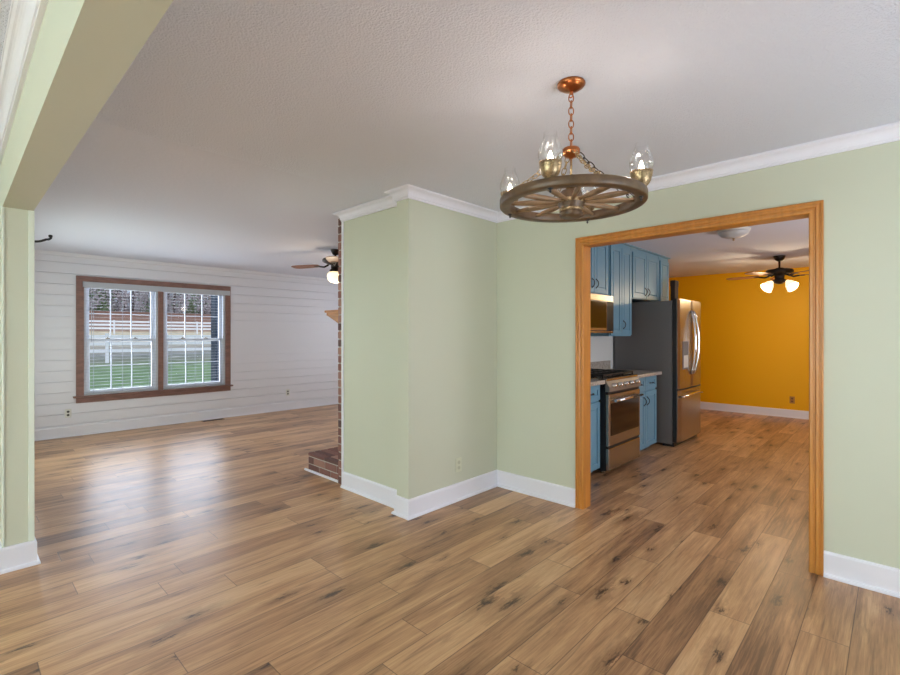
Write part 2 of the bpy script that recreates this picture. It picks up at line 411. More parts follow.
# crown mouldings
def crown_profile(h=.078, p=.066, top=CE):
    pts = [(0, top-h), (.014, top-h), (.014, top-h+.013), (.020, top-h+.014), (.022, top-h+.022)]
    for k in range(1, 7):
        a = k/7*PI/2; pts.append((.022+(p-.034)*(1-math.cos(a)), top-h+.022+(h-.04)*math.sin(a)))
    pts += [(p-.012, top-.018), (p-.004, top-.012), (p, top-.012), (p, top-.0005), (0, top-.0005)]
    return pts
q = MB(); q.sweep(crown_profile(), [(XR_, YK), (XP, YK), (XP, YP), (-2.74, YP), (-2.74, YQ), (-3.572, YQ), (-3.572, YQ+.012)])
struct(q.build('trim_1', M['trim']), 'white crown moulding around the sage dining walls')
q = MB(); q.sweep(crown_profile(), [(XR_, YJ1), (-5.5, YJ1)]); struct(q.build('trim_2', M['trim']), 'white crown moulding above the header')
q = MB(); q.sweep([(0, 2.385), (.014, 2.385), (.02, 2.395), (.03, 2.43), (.03, 2.4355), (0, 2.4355)], [(XW, 6.4), (XW, YJ2)])
struct(q.build('trim_3', M['shiplap']), 'white cove board above the shiplap')
def base_profile(h=.14):
    return [(0, 0), (.03, 0), (.03, .008), (.026, .016), (.015, .02), (.015, h-.012), (.011, h-.003), (.006, h), (0, h)]
q = MB(); q.sweep(base_profile(), [(-1.822, YK), (XP, YK), (XP, YP), (-2.74, YP), (-2.74, YQ), (-3.572, YQ)])
struct(q.build('baseboard_pillar', M['trim']), 'white baseboard wrapping the green wall stub')
q = MB(); q.sweep(base_profile(), [(XR_, YK), (-.294, YK)]); struct(q.build('baseboard_right', M['trim']), 'white baseboard right of the oak opening')
q = MB(); q.sweep(base_profile(), [(XW, YJ2), (XJ, YJ2), (XJ, YJ1), (-5.5, YJ1)]); struct(q.build('baseboard_left', M['trim']), 'white baseboard around the left jamb')
q = MB(); q.sweep(base_profile(), [(XW, 6.4), (XW, YJ2)]); struct(q.build('baseboard_window', M['shiplap']), 'white baseboard under the window')
q = MB(); q.sweep(base_profile(.13), [(1.6, 9.42), (-5.5, 9.42)]); struct(q.build('baseboard_orange', M['trim']), 'white baseboard on the orange wall')
# slim corner beads on jamb and on pillar edge
q = MB(); q.box(XJ-.0, XJ+.008, .31, YJ2+.004, .14, 2.08, .002); q.box(XJ, XJ+.006, YJ1-.003, YJ1+.008, .14, 2.08, .002)
struct(q.build('trim_4', M['rail_paint']), 'pale corner strips on the left jamb')
q = MB(); q.box(-3.584, -3.562, YQ-.012, YQ+.01, .0, 2.37, .003); struct(q.build('trim_5', M['trim']), 'white edge strip between green wall and brick')
q = MB(); q.box(-4.29, -3.60, 2.418, 2.436, 0, .022, .006); struct(q.build('trim_6', M['trim']), 'white quarter round strip under the brick hearth')

# oak casing: U-shaped sweep, profile (across from opening edge, projection)
def casing(name, x0, x1, zt, ywall, wdt, sgn, m, label):
    prof = [(0, 0), (0, .010), (.006, .015), (.018, .015), (.022, .011), (.028, .011), (.034, .018), (.045, .018), (.049, .014), (.054, .014), (.058, .020), (wdt-.003, .020), (wdt, .017), (wdt, 0)]
    q = MB(); corners = [((x0, 0), (-1, 0)), ((x0, zt), (-1, 1)), ((x1, zt), (1, 1)), ((x1, 0), (1, 0))]
    rings = []
    for (cx, cz), (ox, oz) in corners:
        rings.append([q.bm.verts.new((cx+ox*a, ywall+sgn*d, cz+oz*a)) for a, d in prof])
    for a, b in zip(rings[:-1], rings[1:]):
        for k in range(len(prof)): q.bm.faces.new((a[k], a[(k+1) % len(prof)], b[(k+1) % len(prof)], b[k]))
    q.bm.faces.new(rings[0]); q.bm.faces.new(rings[-1])
    return struct(q.build(name, m), label)
casing('trim_7', OL, OR_, OT, YK, .066, -1, M['oak'], 'honey oak casing around the kitchen opening')
q = MB(); q.box(OL-.02, OL, YK-.001, YK+.096, 0, OT+.02); q.box(OR_, OR_+.02, YK-.001, YK+.096, 0, OT+.02); q.box(OL, OR_, YK-.001, YK+.096, OT, OT+.02)
struct(q.build('trim_8', M['oak']), 'honey oak jamb lining of the kitchen opening')
casing('trim_9', OL, OR_, OT, YK+.095, .066, 1, M['oak'], 'honey oak casing on the kitchen side')

# ------------------------------------------------------------------ double window
win = struct(empty('window_1', (XW, (WY0+WY1)/2, WZ0)), 'brown framed double-hung double window with white sashes')
wl = Vector((XW, (WY0+WY1)/2, WZ0))
def wpart(q, name, m, parent=win):
    o = q.build(name, m, parent)
    o.data.transform(Matrix.Translation(-wl)); return o
q = MB()
oy0, oy1, oz1 = 1.145, 3.16, 2.145
q.box(XW, XW+.02, oy0, WY0+.004, WZ0-.02, oz1, .003); q.box(XW, XW+.02, WY1-.004, oy1, WZ0-.02, oz1, .003)
q.box(XW, XW+.022, oy0, oy1, WZ1-.004, oz1, .003)
q.box(XW-.06, XW+.02, 2.112, 2.178, WZ0, WZ1-.02, .003)
wpart(q, 'window_casing', M['walnut'])
q = MB(); q.box(XW-.02, XW+.05, oy0-.03, oy1+.03, WZ0-.025, WZ0, .005); wpart(q, 'window_stool', M['walnut'])
q = MB(); q.box(XW, XW+.018, oy0, oy1, .435, WZ0-.025, .003); wpart(q, 'window_apron', M['walnut'])
q = MB()
for a, b in ((WY0, 2.112), (2.178, WY1)):
    q.box(XW-.12, XW-.005, a, a+.03, WZ0, WZ1); q.box(XW-.12, XW-.005, b-.03, b, WZ0, WZ1)
    q.box(XW-.12, XW-.005, a+.03, b-.03, WZ1-.03, WZ1); q.box(XW-.12, XW-.005, a+.03, b-.03, WZ0, WZ0+.02)
wpart(q, 'window_frame', M['whiteplastic'])
zm = 1.275
for a, b in ((WY0+.03, 2.112-.03), (2.178+.03, WY1-.03)):
    for (z0, z1, xo) in ((WZ0+.02, zm+.02, -.045), (zm-.02, WZ1-.03, -.085)):
        q = MB(); X0, X1 = XW+xo-.018, XW+xo+.018; sw = .045
        q.box(X0, X1, a, a+sw, z0, z1, .003); q.box(X0, X1, b-sw, b, z0, z1, .003)
        q.box(X0, X1, a+sw, b-sw, z0, z0+sw, .003); q.box(X0, X1, a+sw, b-sw, z1-sw+.008, z1, .003)
        s_ = wpart(q, 'sash', M['whiteplastic'])
        q = MB()
        for k in (1, 2):
            yy = a+sw+(b-a-2*sw)*k/3; q.box(XW+xo-.008, XW+xo+.008, yy-.006, yy+.006, z0+sw, z1-sw+.008)
        zz = (z0+z1)/2; q.box(XW+xo-.007, XW+xo+.007, a+sw, b-sw, zz-.006, zz+.006)
        wpart(q, 'muntin_grid', M['whiteplastic'], s_)
        q = MB(); q.box(XW+xo-.002, XW+xo+.001, a+sw-.003, b-sw+.003, z0+sw-.003, z1-sw+.01); wpart(q, 'glass_pane', M['pane'], s_)
        if xo == -.045:
            for k in (.3, .7):
                yy = a+(b-a)*k; q = MB(); q.box(XW+xo-.01, XW+xo+.02, yy-.03, yy+.03, z1, z1+.012, .003); q.lathe([(.012, 0), (.012, .012), (0, .012)], (XW+xo, yy, z1+.01), 10)
                wpart(q, 'sash_lock', M['steel'], s_)

bl = empty('window_blind', (XW, 2.15, 1.99)); tag(bl, 'white open slat blinds hanging under one long valance in the window', 'blind')
bo = Vector((XW, 2.15, 1.99))
def bpart(q, name, m, parent=bl):
    o = q.build(name, m, parent); o.data.transform(Matrix.Translation(-bo)); return o
q = MB(); q.box(XW+.022, XW+.034, 1.215, 3.145, 1.995, 2.07, .004); q.box(XW+.0221, XW+.06, 1.215, 1.223, 1.995, 2.07); bpart(q, 'valance', M['blind'])
for a, b in ((1.232, 2.108), (2.184, 3.072)):
    q = MB(); zz = .57
    while zz < 1.98:
        q.box(XW-.016, XW+.010, a, b, zz, zz+.0018); zz += .0445
    q2 = bpart(q, 'slats', M['blind'])
    q = MB(); q.box(XW-.023, XW+.019, a, b, .538, .556, .003); bpart(q, 'bottom_rail', M['blind'])
    q = MB(); q.box(XW-.024, XW+.019, a, b, 1.985, 2.03, .003); bpart(q, 'head_rail', M['blind'])
    q = MB()
    for k in (.12, .5, .88):
        for xx in (-.022, .018): q.tube([(XW+xx, a+(b-a)*k, .55), (XW+xx, a+(b-a)*k, 1.99)], .0012, 4)
    bpart(q, 'cords', M['blind'])
q = MB(); q.tube([(XW+.03, 1.31, 2.0), (XW+.03, 1.31, 1.25)], .004, 6); bpart(q, 'tilt_wand', M['blind'])

# ------------------------------------------------------------------ outdoors
def ground_h(x):   # x negative outwards
    d = -x
    for (a, ha), (b, hb) in (((8, -.25), (30, -.05)), ((30, -.05), (48, .6)), ((48, .6), (75, 2.2)), ((75, 2.2), (100, 5.5)), ((100, 5.5), (220, 7.5))):
        if d <= b: return ha+(hb-ha)*max(0, (d-a))/(b-a)
    return 7.5
q = MB(); xs = [-8.12, -12, -20, -30, -38, -48, -60, -75, -88, -100, -150, -220]
rows = [[q.bm.verts.new((x, y, ground_h(x))) for y in (-60, -20, 0, 20, 45, 80, 140)] for x in xs]
for a, b in zip(rows[:-1], rows[1:]):
    for k in range(6): q.bm.faces.new((a[k], a[k+1], b[k+1], b[k]))
gr = struct(q.build('ground', M['ground']), 'green lawn rising to a sandy track and brown field')
gr.name = 'ground'
def rail_fence(name, x, y0, y1, step, h, rw, label, slope=0):
    root = empty(name, (x, y0, ground_h(x))); tag(root, label, 'fence', None)
    r0 = root.location.copy()
    q = MB()
    ns = 3
    for k in range(ns):
        zz = h*(.38+.27*k); q.box(-.02, .02, 0, y1-y0, zz, zz+rw, .004)
    q.build('rails', M['fencewhite'], root)
    y = 0; first = None
    while y <= y1-y0+.01:
        q = MB(); q.box(-.07, .07, -.07, .07, -.05, h+.1, .01); q.prism([(-.08, -.08), (.08, -.08), (.08, .08), (-.08, .08)], lambda a, b, c: Vector((a, b, c)), h+.1, h+.13)
        if first is None: first = q.build('post', M['fencewhite'], root); first.location = (0.09, y, 0)
        else:
            q.bm.free(); c = first.copy(); COL.objects.link(c); c.parent = root; c.location = (.09, y, 0)
        y += step
rail_fence('rail_fence', -29, 2.75, 24, 2.65, 1.35, .16, 'nearer white three-rail fence across the lawn outside the window')
rail_fence('rail_fence', -62, 8, 50, 4.2, 1.4, .2, 'farther white rail fence along the sandy track')
q = MB(); q.box(-.12, .12, -.12, .12, -.25, 2.6, .01); q.box(-.15, .15, -.15, .15, -.25, -.1, .01); q.box(-.15, .15, -.15, .15, 2.5, 2.6, .01)
pp = empty('porch_post', (-9.6, 3.6, 0)); tag(pp, 'dark blue square post just outside the right half of the window', 'post')
q.build('post_shaft', M['navy'], pp)

def crown_tree(name, x, y, h, r, m, dense, label, group):
    root = empty(name, (x, y, ground_h(x)-.1)); tag(root, label, 'tree', group)
    q = MB(); q.tube([(0, 0, 0), (.1, .05, h*.4), (0, .1, h*.8)], [.22, .16, .05], 7)
    rnd = random.Random(int(x*13+y*7))
    if not dense:
        for k in range(26):
            a = rnd.uniform(0, 2*PI); z0 = rnd.uniform(.25, .8)*h; ln = r*rnd.uniform(.6, 1.1)
            e_ = Vector((math.cos(a)*ln, math.sin(a)*ln, z0+ln*.7)); q.tube([(0, 0, z0), tuple(e_*.5+Vector((0, 0, z0*.5-.1))), tuple(e_)], [.07, .05, .015], 4)
    q.build('trunk', M['bark'], root)
    q = MB(); nL = 800 if dense else 600
    for k in range(nL):
        u = rnd.uniform(-1, 1); a = rnd.uniform(0, 2*PI); rr = rnd.random()**.5
        zz = h*(.5 + .5*u)
        taper = math.sqrt(max(.02, 1-u*u)) if not dense else (1.05-(u+1)/2)
        c = Vector((math.cos(a)*r*rr*taper, math.sin(a)*r*rr*taper, zz)); sz = rnd.uniform(.2, .5)*(1 if dense else .8)
        d1 = Vector((rnd.uniform(-1, 1), rnd.uniform(-1, 1), rnd.uniform(-1, 1))).normalized(); d2 = d1.orthogonal().normalized(); d3 = d1.cross(d2)
        vs = [q.bm.verts.new(c+v*sz) for v in (d1, d2*.6, -d1, -d2*.6)]; t_ = q.bm.verts.new(c+d3*sz*.5)
        for i in range(4): q.bm.faces.new((vs[i], vs[(i+1) % 4], t_))
    q.build('foliage', m, root)
ry = random.Random(3)
for i in range(34):
    x = -100-(i*5%6)*7.0-ry.uniform(0, .5); y = (.09+.0112*i)*-x
    ev = i in (2, 5, 8, 9, 13, 16, 19, 22, 26, 30)
    crown_tree('evergreen_tree' if ev else 'bare_tree', x, y, ry.uniform(8.6, 11)+(i*5%6)*.5, ry.uniform(2.8, 3.3), M['evergreen' if ev else 'bare'], ev,
               'green evergreen tree in the line beyond the brown field' if ev else 'bare grey winter tree in the line beyond the brown field',
               'evergreens in the far tree line' if ev else 'bare trees in the far tree line')

# ------------------------------------------------------------------ fireplace
def bricks(q, x0, x1, y0, y1, z0, z1, face, skip=None, lx=.2, hz=.062, mo=.011, dep=.09):
    lay = q.bm.faces.layers.float.get('tone') or q.bm.faces.layers.float.new('tone')
    z = z0; c = 0
    while z+hz*.5 < z1:
        zz1 = min(z+hz, z1)
        a0, a1 = (y0, y1) if face == 'x' else (x0, x1)
        a = a0-(lx/2 if c % 2 else 0)
        while a < a1-.01:
            s0, s1 = max(a, a0), min(a+lx-mo, a1)
            if s1-s0 > .02 and not (skip and skip((s0+s1)/2, (z+zz1)/2)):
                before = set(q.bm.faces)
                j = random.uniform(-.002, .002)
                if face == 'x': q.box(x0+j, x1, s0, s1, z, zz1, .003, seg=1)
                else: q.box(s0, s1, y0+j, y1, z, zz1, .003, seg=1)
                t = random.random()
                for f in q.bm.faces:
                    if f not in before: f[lay] = t
            a += lx
        z += hz+mo; c += 1
fp = empty('brick_fireplace', (-3.7, 3.75, 0)); tag(fp, 'red brick fireplace beyond the green wall stub, seen edge on', 'fireplace')
f0 = Vector((-3.7, 3.75, 0))
def fpart(q, name, m, parent=fp, o0=f0):
    o = q.build(name, m, parent); o.data.transform(Matrix.Translation(-o0)); return o
YB = 2.41
fire = lambda y, z: 3.25 < y < 4.25 and .2 < z < .95
q = MB()
q.box(-3.672, -3.575, YB+.006, 3.25, 0, 2.433); q.box(-3.672, -3.575, 4.25, 5.1-.006, 0, 2.433); q.box(-3.672, -3.575, 3.25, 4.25, .95, 2.433); q.box(-3.672, -3.575, 3.25, 4.25, 0, .2)
q.box(-3.60, -3.575, 3.25, 4.25, .2, .95)
fpart(q, 'chimney_mortar', M['mortar'])
q = MB(); bricks(q, -3.678, -3.575, YB, 5.1, .004, 2.433, 'x', fire)
fpart(q, 'chimney_brick', M['brick'])
q = MB(); q.box(-4.235, -3.678, 2.446, 4.95, 0, .168)
fpart(q, 'hearth_mortar', M['mortar'])
q = MB(); lay = q.bm.faces.layers.float.new('tone')
def one(b):
    before = set(q.bm.faces); q.box(*b, .003, seg=1); t = random.random()
    for f in q.bm.faces:
        if f not in before: f[lay] = t
for c in range(2):        # near end face and front face, two courses
    x = -4.245-(.1 if c else 0); z0 = .004+c*.073-.0
    while x < -3.69:
        a, b = max(x, -4.245), min(x+.189, -3.678)
        if b-a > .02: one((a, b, 2.44, 2.53, z0, z0+.062))
        x += .2
    y = 2.54
    while y < 4.95: one((-4.245, -4.145, y, min(y+.189, 4.95), z0, z0+.062)); y += .2
y = 2.44; 
while y < 4.95:           # rowlock top
    one((-4.252, -3.97, y, min(y+.062, 4.95), .15, .178)); one((-3.96, -3.68, y, min(y+.062, 4.95), .15, .178)); y += .0725
fpart(q, 'hearth_brick', M['brick'])
mt = empty('mantel_shelf', (-3.68, 2.5, 1.455)); tag(mt, 'wooden mantel shelf with angled underside on the brick chimney', 'shelf')
q = MB(); q.prism([(0, .11), (-.33, .11), (-.33, .085), (-.30, .075), (-.12, 0), (-.06, -.07), (0, -.09)], lambda a, b, h: Vector((a-.002, h, b)), 0, 2.5)
q.build('shelf_board', M['mantel'], mt)
q = MB(); q.box(-.352, -.002, -.012, 2.512, .11, .132, .004); q.build('shelf_top', M['mantel'], mt)

# ------------------------------------------------------------------ small wall items
def outlet(name, loc, rot, label, pm='plate', hm='hole', group=None, cat='outlet'):
    r = empty(name, loc, rot); tag(r, label, cat, group)
    q = MB(); q.box(-.035, .035, -.006, 0, -.057, .057, .003); q.build('cover_plate', M[pm], r)
    for s in (-1, 1):
        q = MB(); q.lathe([(0, 0), (.014, 0), (.015, .002), (.015, .004)], (0, 0, 0), 14, Matrix.Translation((0, -.006, s*.022)) @ Matrix.Rotation(PI/2, 4, 'X')); q.build('socket', M[hm], r)
    return r
outlet('wall_outlet', (XP+.0005, 2.855, .285), PI/2, 'small outlet low on the green wall stub, on the face toward the kitchen opening', 'sage_plate', 'sage_hole')
outlet('wall_outlet', (XW+.0005, 1.063, .31), PI/2, 'white outlet on the shiplap wall below the window\'s left corner')
outlet('wall_outlet', (XW+.0005, 4.17, .31), PI/2, 'white outlet on the shiplap wall between window and fireplace')
outlet('wall_outlet', (-1.229, 9.4195, .29), 0, 'brownish outlet low on the orange wall', 'orange_plate', 'orange_hole')
vt = empty('floor_vent', (-7.86, 2.85, 0)); tag(vt, 'dark metal floor register under the window', 'vent')
q = MB(); q.box(-.05, .05, -.16, .16, 0, .004, .001); q.build('register_plate', M['blackmetal'], vt)
q = MB()
for k in range(12): q.box(-.038, .038, -.145+k*.0255, -.135+k*.0255, .004, .006)
q.build('louvres', M['black'], vt)
hk = empty('wall_hook', (-5.0, YJ2, 2.06)); tag(hk, 'black iron scroll hook poking out past the left jamb', 'hook')
q = MB(); pts = []
for k in range(15):
    t = k/14; pts.append((0, .21*t, .065-.028*math.sin(PI*max(0, min(1, (t-.25)/.7)))))
pts += [(0, .222, .075), (0, .226, .088)]
q.tube(pts, .009, 8); q.build('hook_arm', M['black'], hk)
q = MB(); q.box(-.015, .015, 0, .006, -.03, .1, .002); q.build('hook_plate', M['black'], hk)
q = MB(); q.lathe([(0, 0), (.012, .003), (.015, .012), (.012, .021), (0, .024)], (0, .222, .082), 12); q.build('finial', M['black'], hk)

# ------------------------------------------------------------------ kitchen: cabinets
def handle(q, x, y, z, ln=.09, vertical=True, out=.028):
    pts = []
    for k in range(9):
        t = k/8; d = out*math.sin(PI*t)**.6 if 0 < t < 1 else 0
        s = (t-.5)*ln
        pts.append((x+d, y, z+s) if vertical else (x+d, y+s, z))
    q.tube(pts, .005, 6)
    for p in (pts[0], pts[-1]): q.box(p[0]-.001, p[0]+.005, p[1]-.008, p[1]+.008, p[2]-.008, p[2]+.008, .002)
def panel_door(parent, xf, y0, y1, z0, z1, org, hy=None, hz=None, name='door', vertical=True):
    """raised-panel door in the plane X=xf facing +X"""
    q = MB(); st = min(.052, (y1-y0)*.26, (z1-z0)*.3)
    q.box(xf-.018, xf, y0, y0+st, z0, z1, .003); q.box(xf-.018, xf, y1-st, y1, z0, z1, .003)
    q.box(xf-.018, xf, y0+st, y1-st, z0, z0+st, .003); q.box(xf-.018, xf, y0+st, y1-st, z1-st, z1, .003)
    q.box(xf-.018, xf-.010, y0+st-.002, y1-st+.002, z0+st-.002, z1-st+.002)
    g = .012
    if (y1-y0-2*st) > .05 and (z1-z0-2*st) > .05: q.box(xf-.014, xf-.001, y0+st+g, y1-st-g, z0+st+g, z1-st-g, .007, seg=1)
    o = q.build(name, M['blue'], parent); o.data.transform(Matrix.Translation(-org))
    if hy is not None:
        q = MB(); handle(q, xf, hy, hz, vertical=vertical); h = q.build('handle', M['black'], o); h.data.transform(Matrix.Translation(-org)); tag(h, 'black curved pull')
    return o
def cabinet(name, y0, y1, z0, z1, xb, xf, label, doors, drawers=(), toe=0, group=None):
    org = Vector((xb, (y0+y1)/2, z0)); r = empty(name, org); tag(r, label, 'cabinet', group)
    q = MB(); q.box(xb+.001, xf-.019, y0, y1, z0+toe, z1)
    if toe: q.box(xb+.001, xf-.085, y0+.002, y1-.002, z0, z0+toe)
    b = q.build('cabinet_body', M['blue'], r); b.data.transform(Matrix.Translation(-org))
    for d in doors: panel_door(r, xf, *d[:4], org, *d[4:])
    for d in drawers: panel_door(r, xf, *d[:4], org, *d[4:], name='drawer', vertical=False)
    return r
CF = -2.085
cabinet('base_cabinet', 3.52, 4.335, 0, .875, KX, CF, 'blue base cabinet left of the range, cut by the oak casing',
        [(3.54, 3.925, .06, .70, 3.88, .58), (3.935, 4.325, .06, .70, 3.98, .58)], [(3.54, 3.925, .72, .865, 3.73, .79), (3.935, 4.325, .72, .865, 4.13, .79)], .05)
cabinet('base_cabinet', 5.11, 5.82, 0, .875, KX, CF, 'blue base cabinet between the range and refrigerator',
        [(5.13, 5.46, .06, .70, 5.42, .59), (5.47, 5.81, .06, .70, 5.51, .59)], [(5.13, 5.46, .72, .865, 5.30, .79), (5.47, 5.81, .72, .865, 5.64, .79)], .05)
UF = -2.335
cabinet('wall_cabinet', 4.315, 5.09, 1.79, 2.425, KX, UF, 'blue wall cabinet above the microwave',
        [(4.33, 4.70, 1.80, 2.37, 4.66, 1.90), (4.71, 5.04, 1.80, 2.37, 4.75, 1.90)])
cabinet('wall_cabinet', 5.10, 5.70, 1.335, 2.425, KX, UF, 'tall blue wall cabinet hanging down between microwave and refrigerator',
        [(5.115, 5.40, 1.35, 2.37), (5.41, 5.685, 1.35, 2.37, 5.445, 1.47)])
cabinet('wall_cabinet', 5.71, 6.62, 1.80, 2.425, KX, UF, 'blue two-door wall cabinet over the refrigerator',
        [(5.73, 6.15, 1.81, 2.37, 6.11, 1.90), (6.16, 6.585, 1.81, 2.37, 6.20, 1.90)])
cabinet('wall_cabinet', 6.63, 7.0, 1.80, 2.425, KX, UF, 'narrow blue end cabinet past the refrigerator cabinet doors',
        [(6.66, 6.98, 1.81, 2.37)])
q = MB(); q.box(KX+.001, UF+.012, 4.315, 7.01, 2.426, 2.4395, .003); o = q.build('cabinet_cornice', M['blue']); tag(o, 'blue trim strip joining wall cabinets to the ceiling', 'trim')

# counters with backsplash
for y0, y1, lb in ((3.50, 4.335, 'speckled granite counter left of the range'), (5.108, 5.85, 'speckled granite counter between range and refrigerator')):
    r = empty('countertop', (KX, (y0+y1)/2, .876)); tag(r, lb, 'counter'); org = r.location.copy()
    q = MB(); q.box(KX+.001, -2.035, y0, y1, .876, .914, .006); o = q.build('counter_slab', M['granite'], r); o.data.transform(Matrix.Translation(-org))
    q = MB(); q.box(KX+.001, KX+.022, y0, y1, .914, 1.02, .003); o = q.build('backsplash', M['granite'], r); o.data.transform(Matrix.Translation(-org))

# range
RY0, RY1 = 4.341, 5.102; RX = -2.01
rg = empty('gas_range', (RX, 4.72, 0)); tag(rg, 'stainless steel gas range with black grates between the base cabinets', 'stove'); ro = rg.location.copy()
def rpart(q, name, m, parent=None, lab=None, org=None):
    o = q.build(name, m, parent or rg); o.data.transform(Matrix.Translation(-(org or ro)))
    if lab: o['label'] = lab
    return o
q = MB(); q.box(KX+.01, RX-.03, RY0, RY1, .03, .90); rpart(q, 'range_body', M['black'])
q = MB(); q.box(KX+.01, RX-.02, RY0, RY1, .90, .925, .004); rpart(q, 'cooktop', M['steel'])
q = MB(); q.prism([(RX-.10, .925), (RX-.03, .80), (RX+.012, .80), (RX+.012, .845), (RX-.04, .925)], lambda a, b, h: Vector((a, h, b)), RY0, RY1)
rpart(q, 'control_panel', M['steel_brushed'])
for k in range(5):
    y = RY0+.10+k*.14; mt_ = Matrix.Translation((RX-.012, y, .885)) @ Matrix.Rotation(math.radians(58), 4, 'Y')
    mt_ = Matrix.Translation((RX+.006, y, .852)) @ Matrix.Rotation(math.radians(70), 4, 'Y')
    q = MB(); q.lathe([(.026, 0), (.026, .006), (.021, .01), (.020, .034), (.016, .038), (0, .038)], (0, 0, 0), 20, mt_)
    rpart(q, 'knob', M['chrome'])
q = MB(); q.box(RX-.029, RX-.005, RY0+.006, RY1-.006, .775, .798); rpart(q, 'vent_gap', M['black'])
q = MB(); q.box(RX-.03, RX+.006, RY0+.003, RY1-.003, .275, .772, .006); dr = rpart(q, 'oven_door', M['steel'])
q = MB(); q.box(RX+.005, RX+.009, RY0+.045, RY1-.04, .37, .685, .001); rpart(q, 'oven_glass', M['blackglass'], dr, 'dark oven window')
q = MB(); q.tube([(RX+.05, RY0+.05, .715), (RX+.05, RY1-.05, .715)], .013, 12)
for y in (RY0+.08, RY1-.08): q.box(RX+.004, RX+.05, y-.012, y+.012, .705, .725, .003)
rpart(q, 'oven_handle', M['chrome'], dr)
q = MB(); q.box(RX-.03, RX+.006, RY0+.003, RY1-.003, .04, .25, .006); rpart(q, 'warming_drawer', M['steel'])
q = MB(); q.box(RX-.029, RX-.004, RY0+.006, RY1-.006, .252, .273); rpart(q, 'drawer_gap', M['black'])
for y in (RY0+.04, RY1-.04):
    for x in (RX-.08, KX+.1): q = MB(); q.lathe([(.018, 0), (.018, .03)], (x, y, 0), 10); rpart(q, 'foot', M['steel'])
for k in range(3):
    a = RY0+.02+k*.242; b = a+.236; q = MB()
    for (x0, x1, y0, y1) in ((KX+.05, RX-.06, a, a+.014), (KX+.05, RX-.06, b-.014, b), (KX+.05, KX+.064, a, b), (RX-.074, RX-.06, a, b), (KX+.05, RX-.06, (a+b)/2-.006, (a+b)/2+.006), (KX+.33, KX+.342, a, b), (KX+.2, KX+.212, a+.03, b-.03), (KX+.46, KX+.472, a+.03, b-.03)):
        q.box(x0, x1, y0, y1, .945, .962, .002)
    for x in (KX+.057, RX-.067):
        for y in (a+.007, b-.007): q.box(x-.006, x+.006, y-.006, y+.006, .925, .947)
    rpart(q, 'grate', M['black'])
    for x in (KX+.2, KX+.47):
        q = MB(); q.lathe([(.045, .925), (.045, .932), (.032, .935), (.032, .941), (0, .942)], (x, (a+b)/2, 0), 18); rpart(q, 'burner', M['black'])

# over-the-range microwave
mw = empty('microwave_oven', (KX, 4.70, 1.365)); tag(mw, 'stainless microwave mounted over the range', 'microwave'); mo_ = mw.location.copy()
MX = -2.30; my0, my1 = 4.32, 5.085
q = MB(); q.box(KX+.001, MX-.02, my0, my1, 1.37, 1.785, .004); rpart(q, 'microwave_body', M['black'], mw, org=mo_)
q = MB(); q.box(MX-.02, MX+.004, my0, my1, 1.715, 1.785, .004); rpart(q, 'vent_panel', M['steel'], mw, org=mo_)
q = MB(); q.box(MX-.02, MX+.01, my0, my1-.17, 1.395, 1.712, .005); dd = rpart(q, 'microwave_door', M['steel'], mw, org=mo_)
q = MB(); q.box(MX+.009, MX+.013, my0+.03, my1-.185, 1.425, 1.705, .001); rpart(q, 'door_glass', M['blackglass'], dd, org=mo_)
q = MB(); q.box(MX-.02, MX+.008, my1-.167, my1, 1.395, 1.712, .004); rpart(q, 'keypad_panel', M['black'], mw, org=mo_)
q = MB(); q.box(MX-.02, MX+.004, my0, my1, 1.37, 1.393, .003); rpart(q, 'bottom_strip', M['steel'], mw, org=mo_)

# refrigerator
FY0, FY1, FX = 5.965, 6.88, -1.874
fr = empty('refrigerator', (FX-.3, 6.42, 0)); tag(fr, 'large stainless french-door refrigerator with dark grey side', 'refrigerator'); fo = fr.location.copy()
fpt = lambda q, n, m, p=None, lab=None: rpart(q, n, m, p or fr, lab, fo)
q = MB(); q.box(KX+.02, FX-.085, FY0, FY1, .03, 1.765, .004); fpt(q, 'refrigerator_body', M['steel_dark'])
q = MB(); q.box(FX-.2, FX-.07, FY0+.01, FY1-.01, .0, .05); fpt(q, 'toe_grille', M['black'])
def curved_door(y0, y1, z0, z1, name, par=None):
    q = MB(); n = 10; pts = [(FX-.075, y0)]
    for k in range(n+1):
        t = k/n; yy = y0+(y1-y0)*t; T = (yy-(FY0+FY1)/2)/((FY1-FY0)/2)
        edge = min(t, 1-t); c = 0.012*(1-min(1, edge/.06))
        pts.append((FX+.014*(1-T*T)-.012-c, yy))
    pts.append((FX-.075, y1))
    q.prism([(a, b) for a, b in pts], lambda a, b, h: Vector((a, b, h)), z0, z1)
    return fpt(q, name, M['steel'])
ymid = (FY0+FY1)/2
dl = curved_door(FY0, ymid-.003, .70, 1.785, 'french_door'); dR = curved_door(ymid+.003, FY1, .70, 1.785, 'french_door'); fz = curved_door(FY0, FY1, .06, .68, 'freezer_drawer')
q = MB(); q.box(FX-.08, FX-.02, FY0+.004, FY1-.004, .68, .70); fpt(q, 'door_gap', M['black'])
q = MB(); q.box(FX-.078, FX-.035, FY0-.002, FY0+.004, .06, 1.785); fpt(q, 'door_edge_seal', M['black'])
for yy, par, sg in ((ymid-.045, dl, -1), (ymid+.045, dR, 1)):
    q = MB(); pts = []
    for k in range(17):
        t = k/16; pts.append((FX+.005+.06*math.sin(PI*t)**.55, yy+sg*0.02*math.sin(PI*t), .86+.79*t))
    q.tube(pts, .014, 10); fpt(q, 'door_handle', M['chrome'], par)
q = MB(); pts = [(FX+.0+.055*math.sin(PI*k/16)**.4, FY0+.06+(FY1-FY0-.12)*k/16, .60+.03*math.sin(PI*k/16)) for k in range(17)]
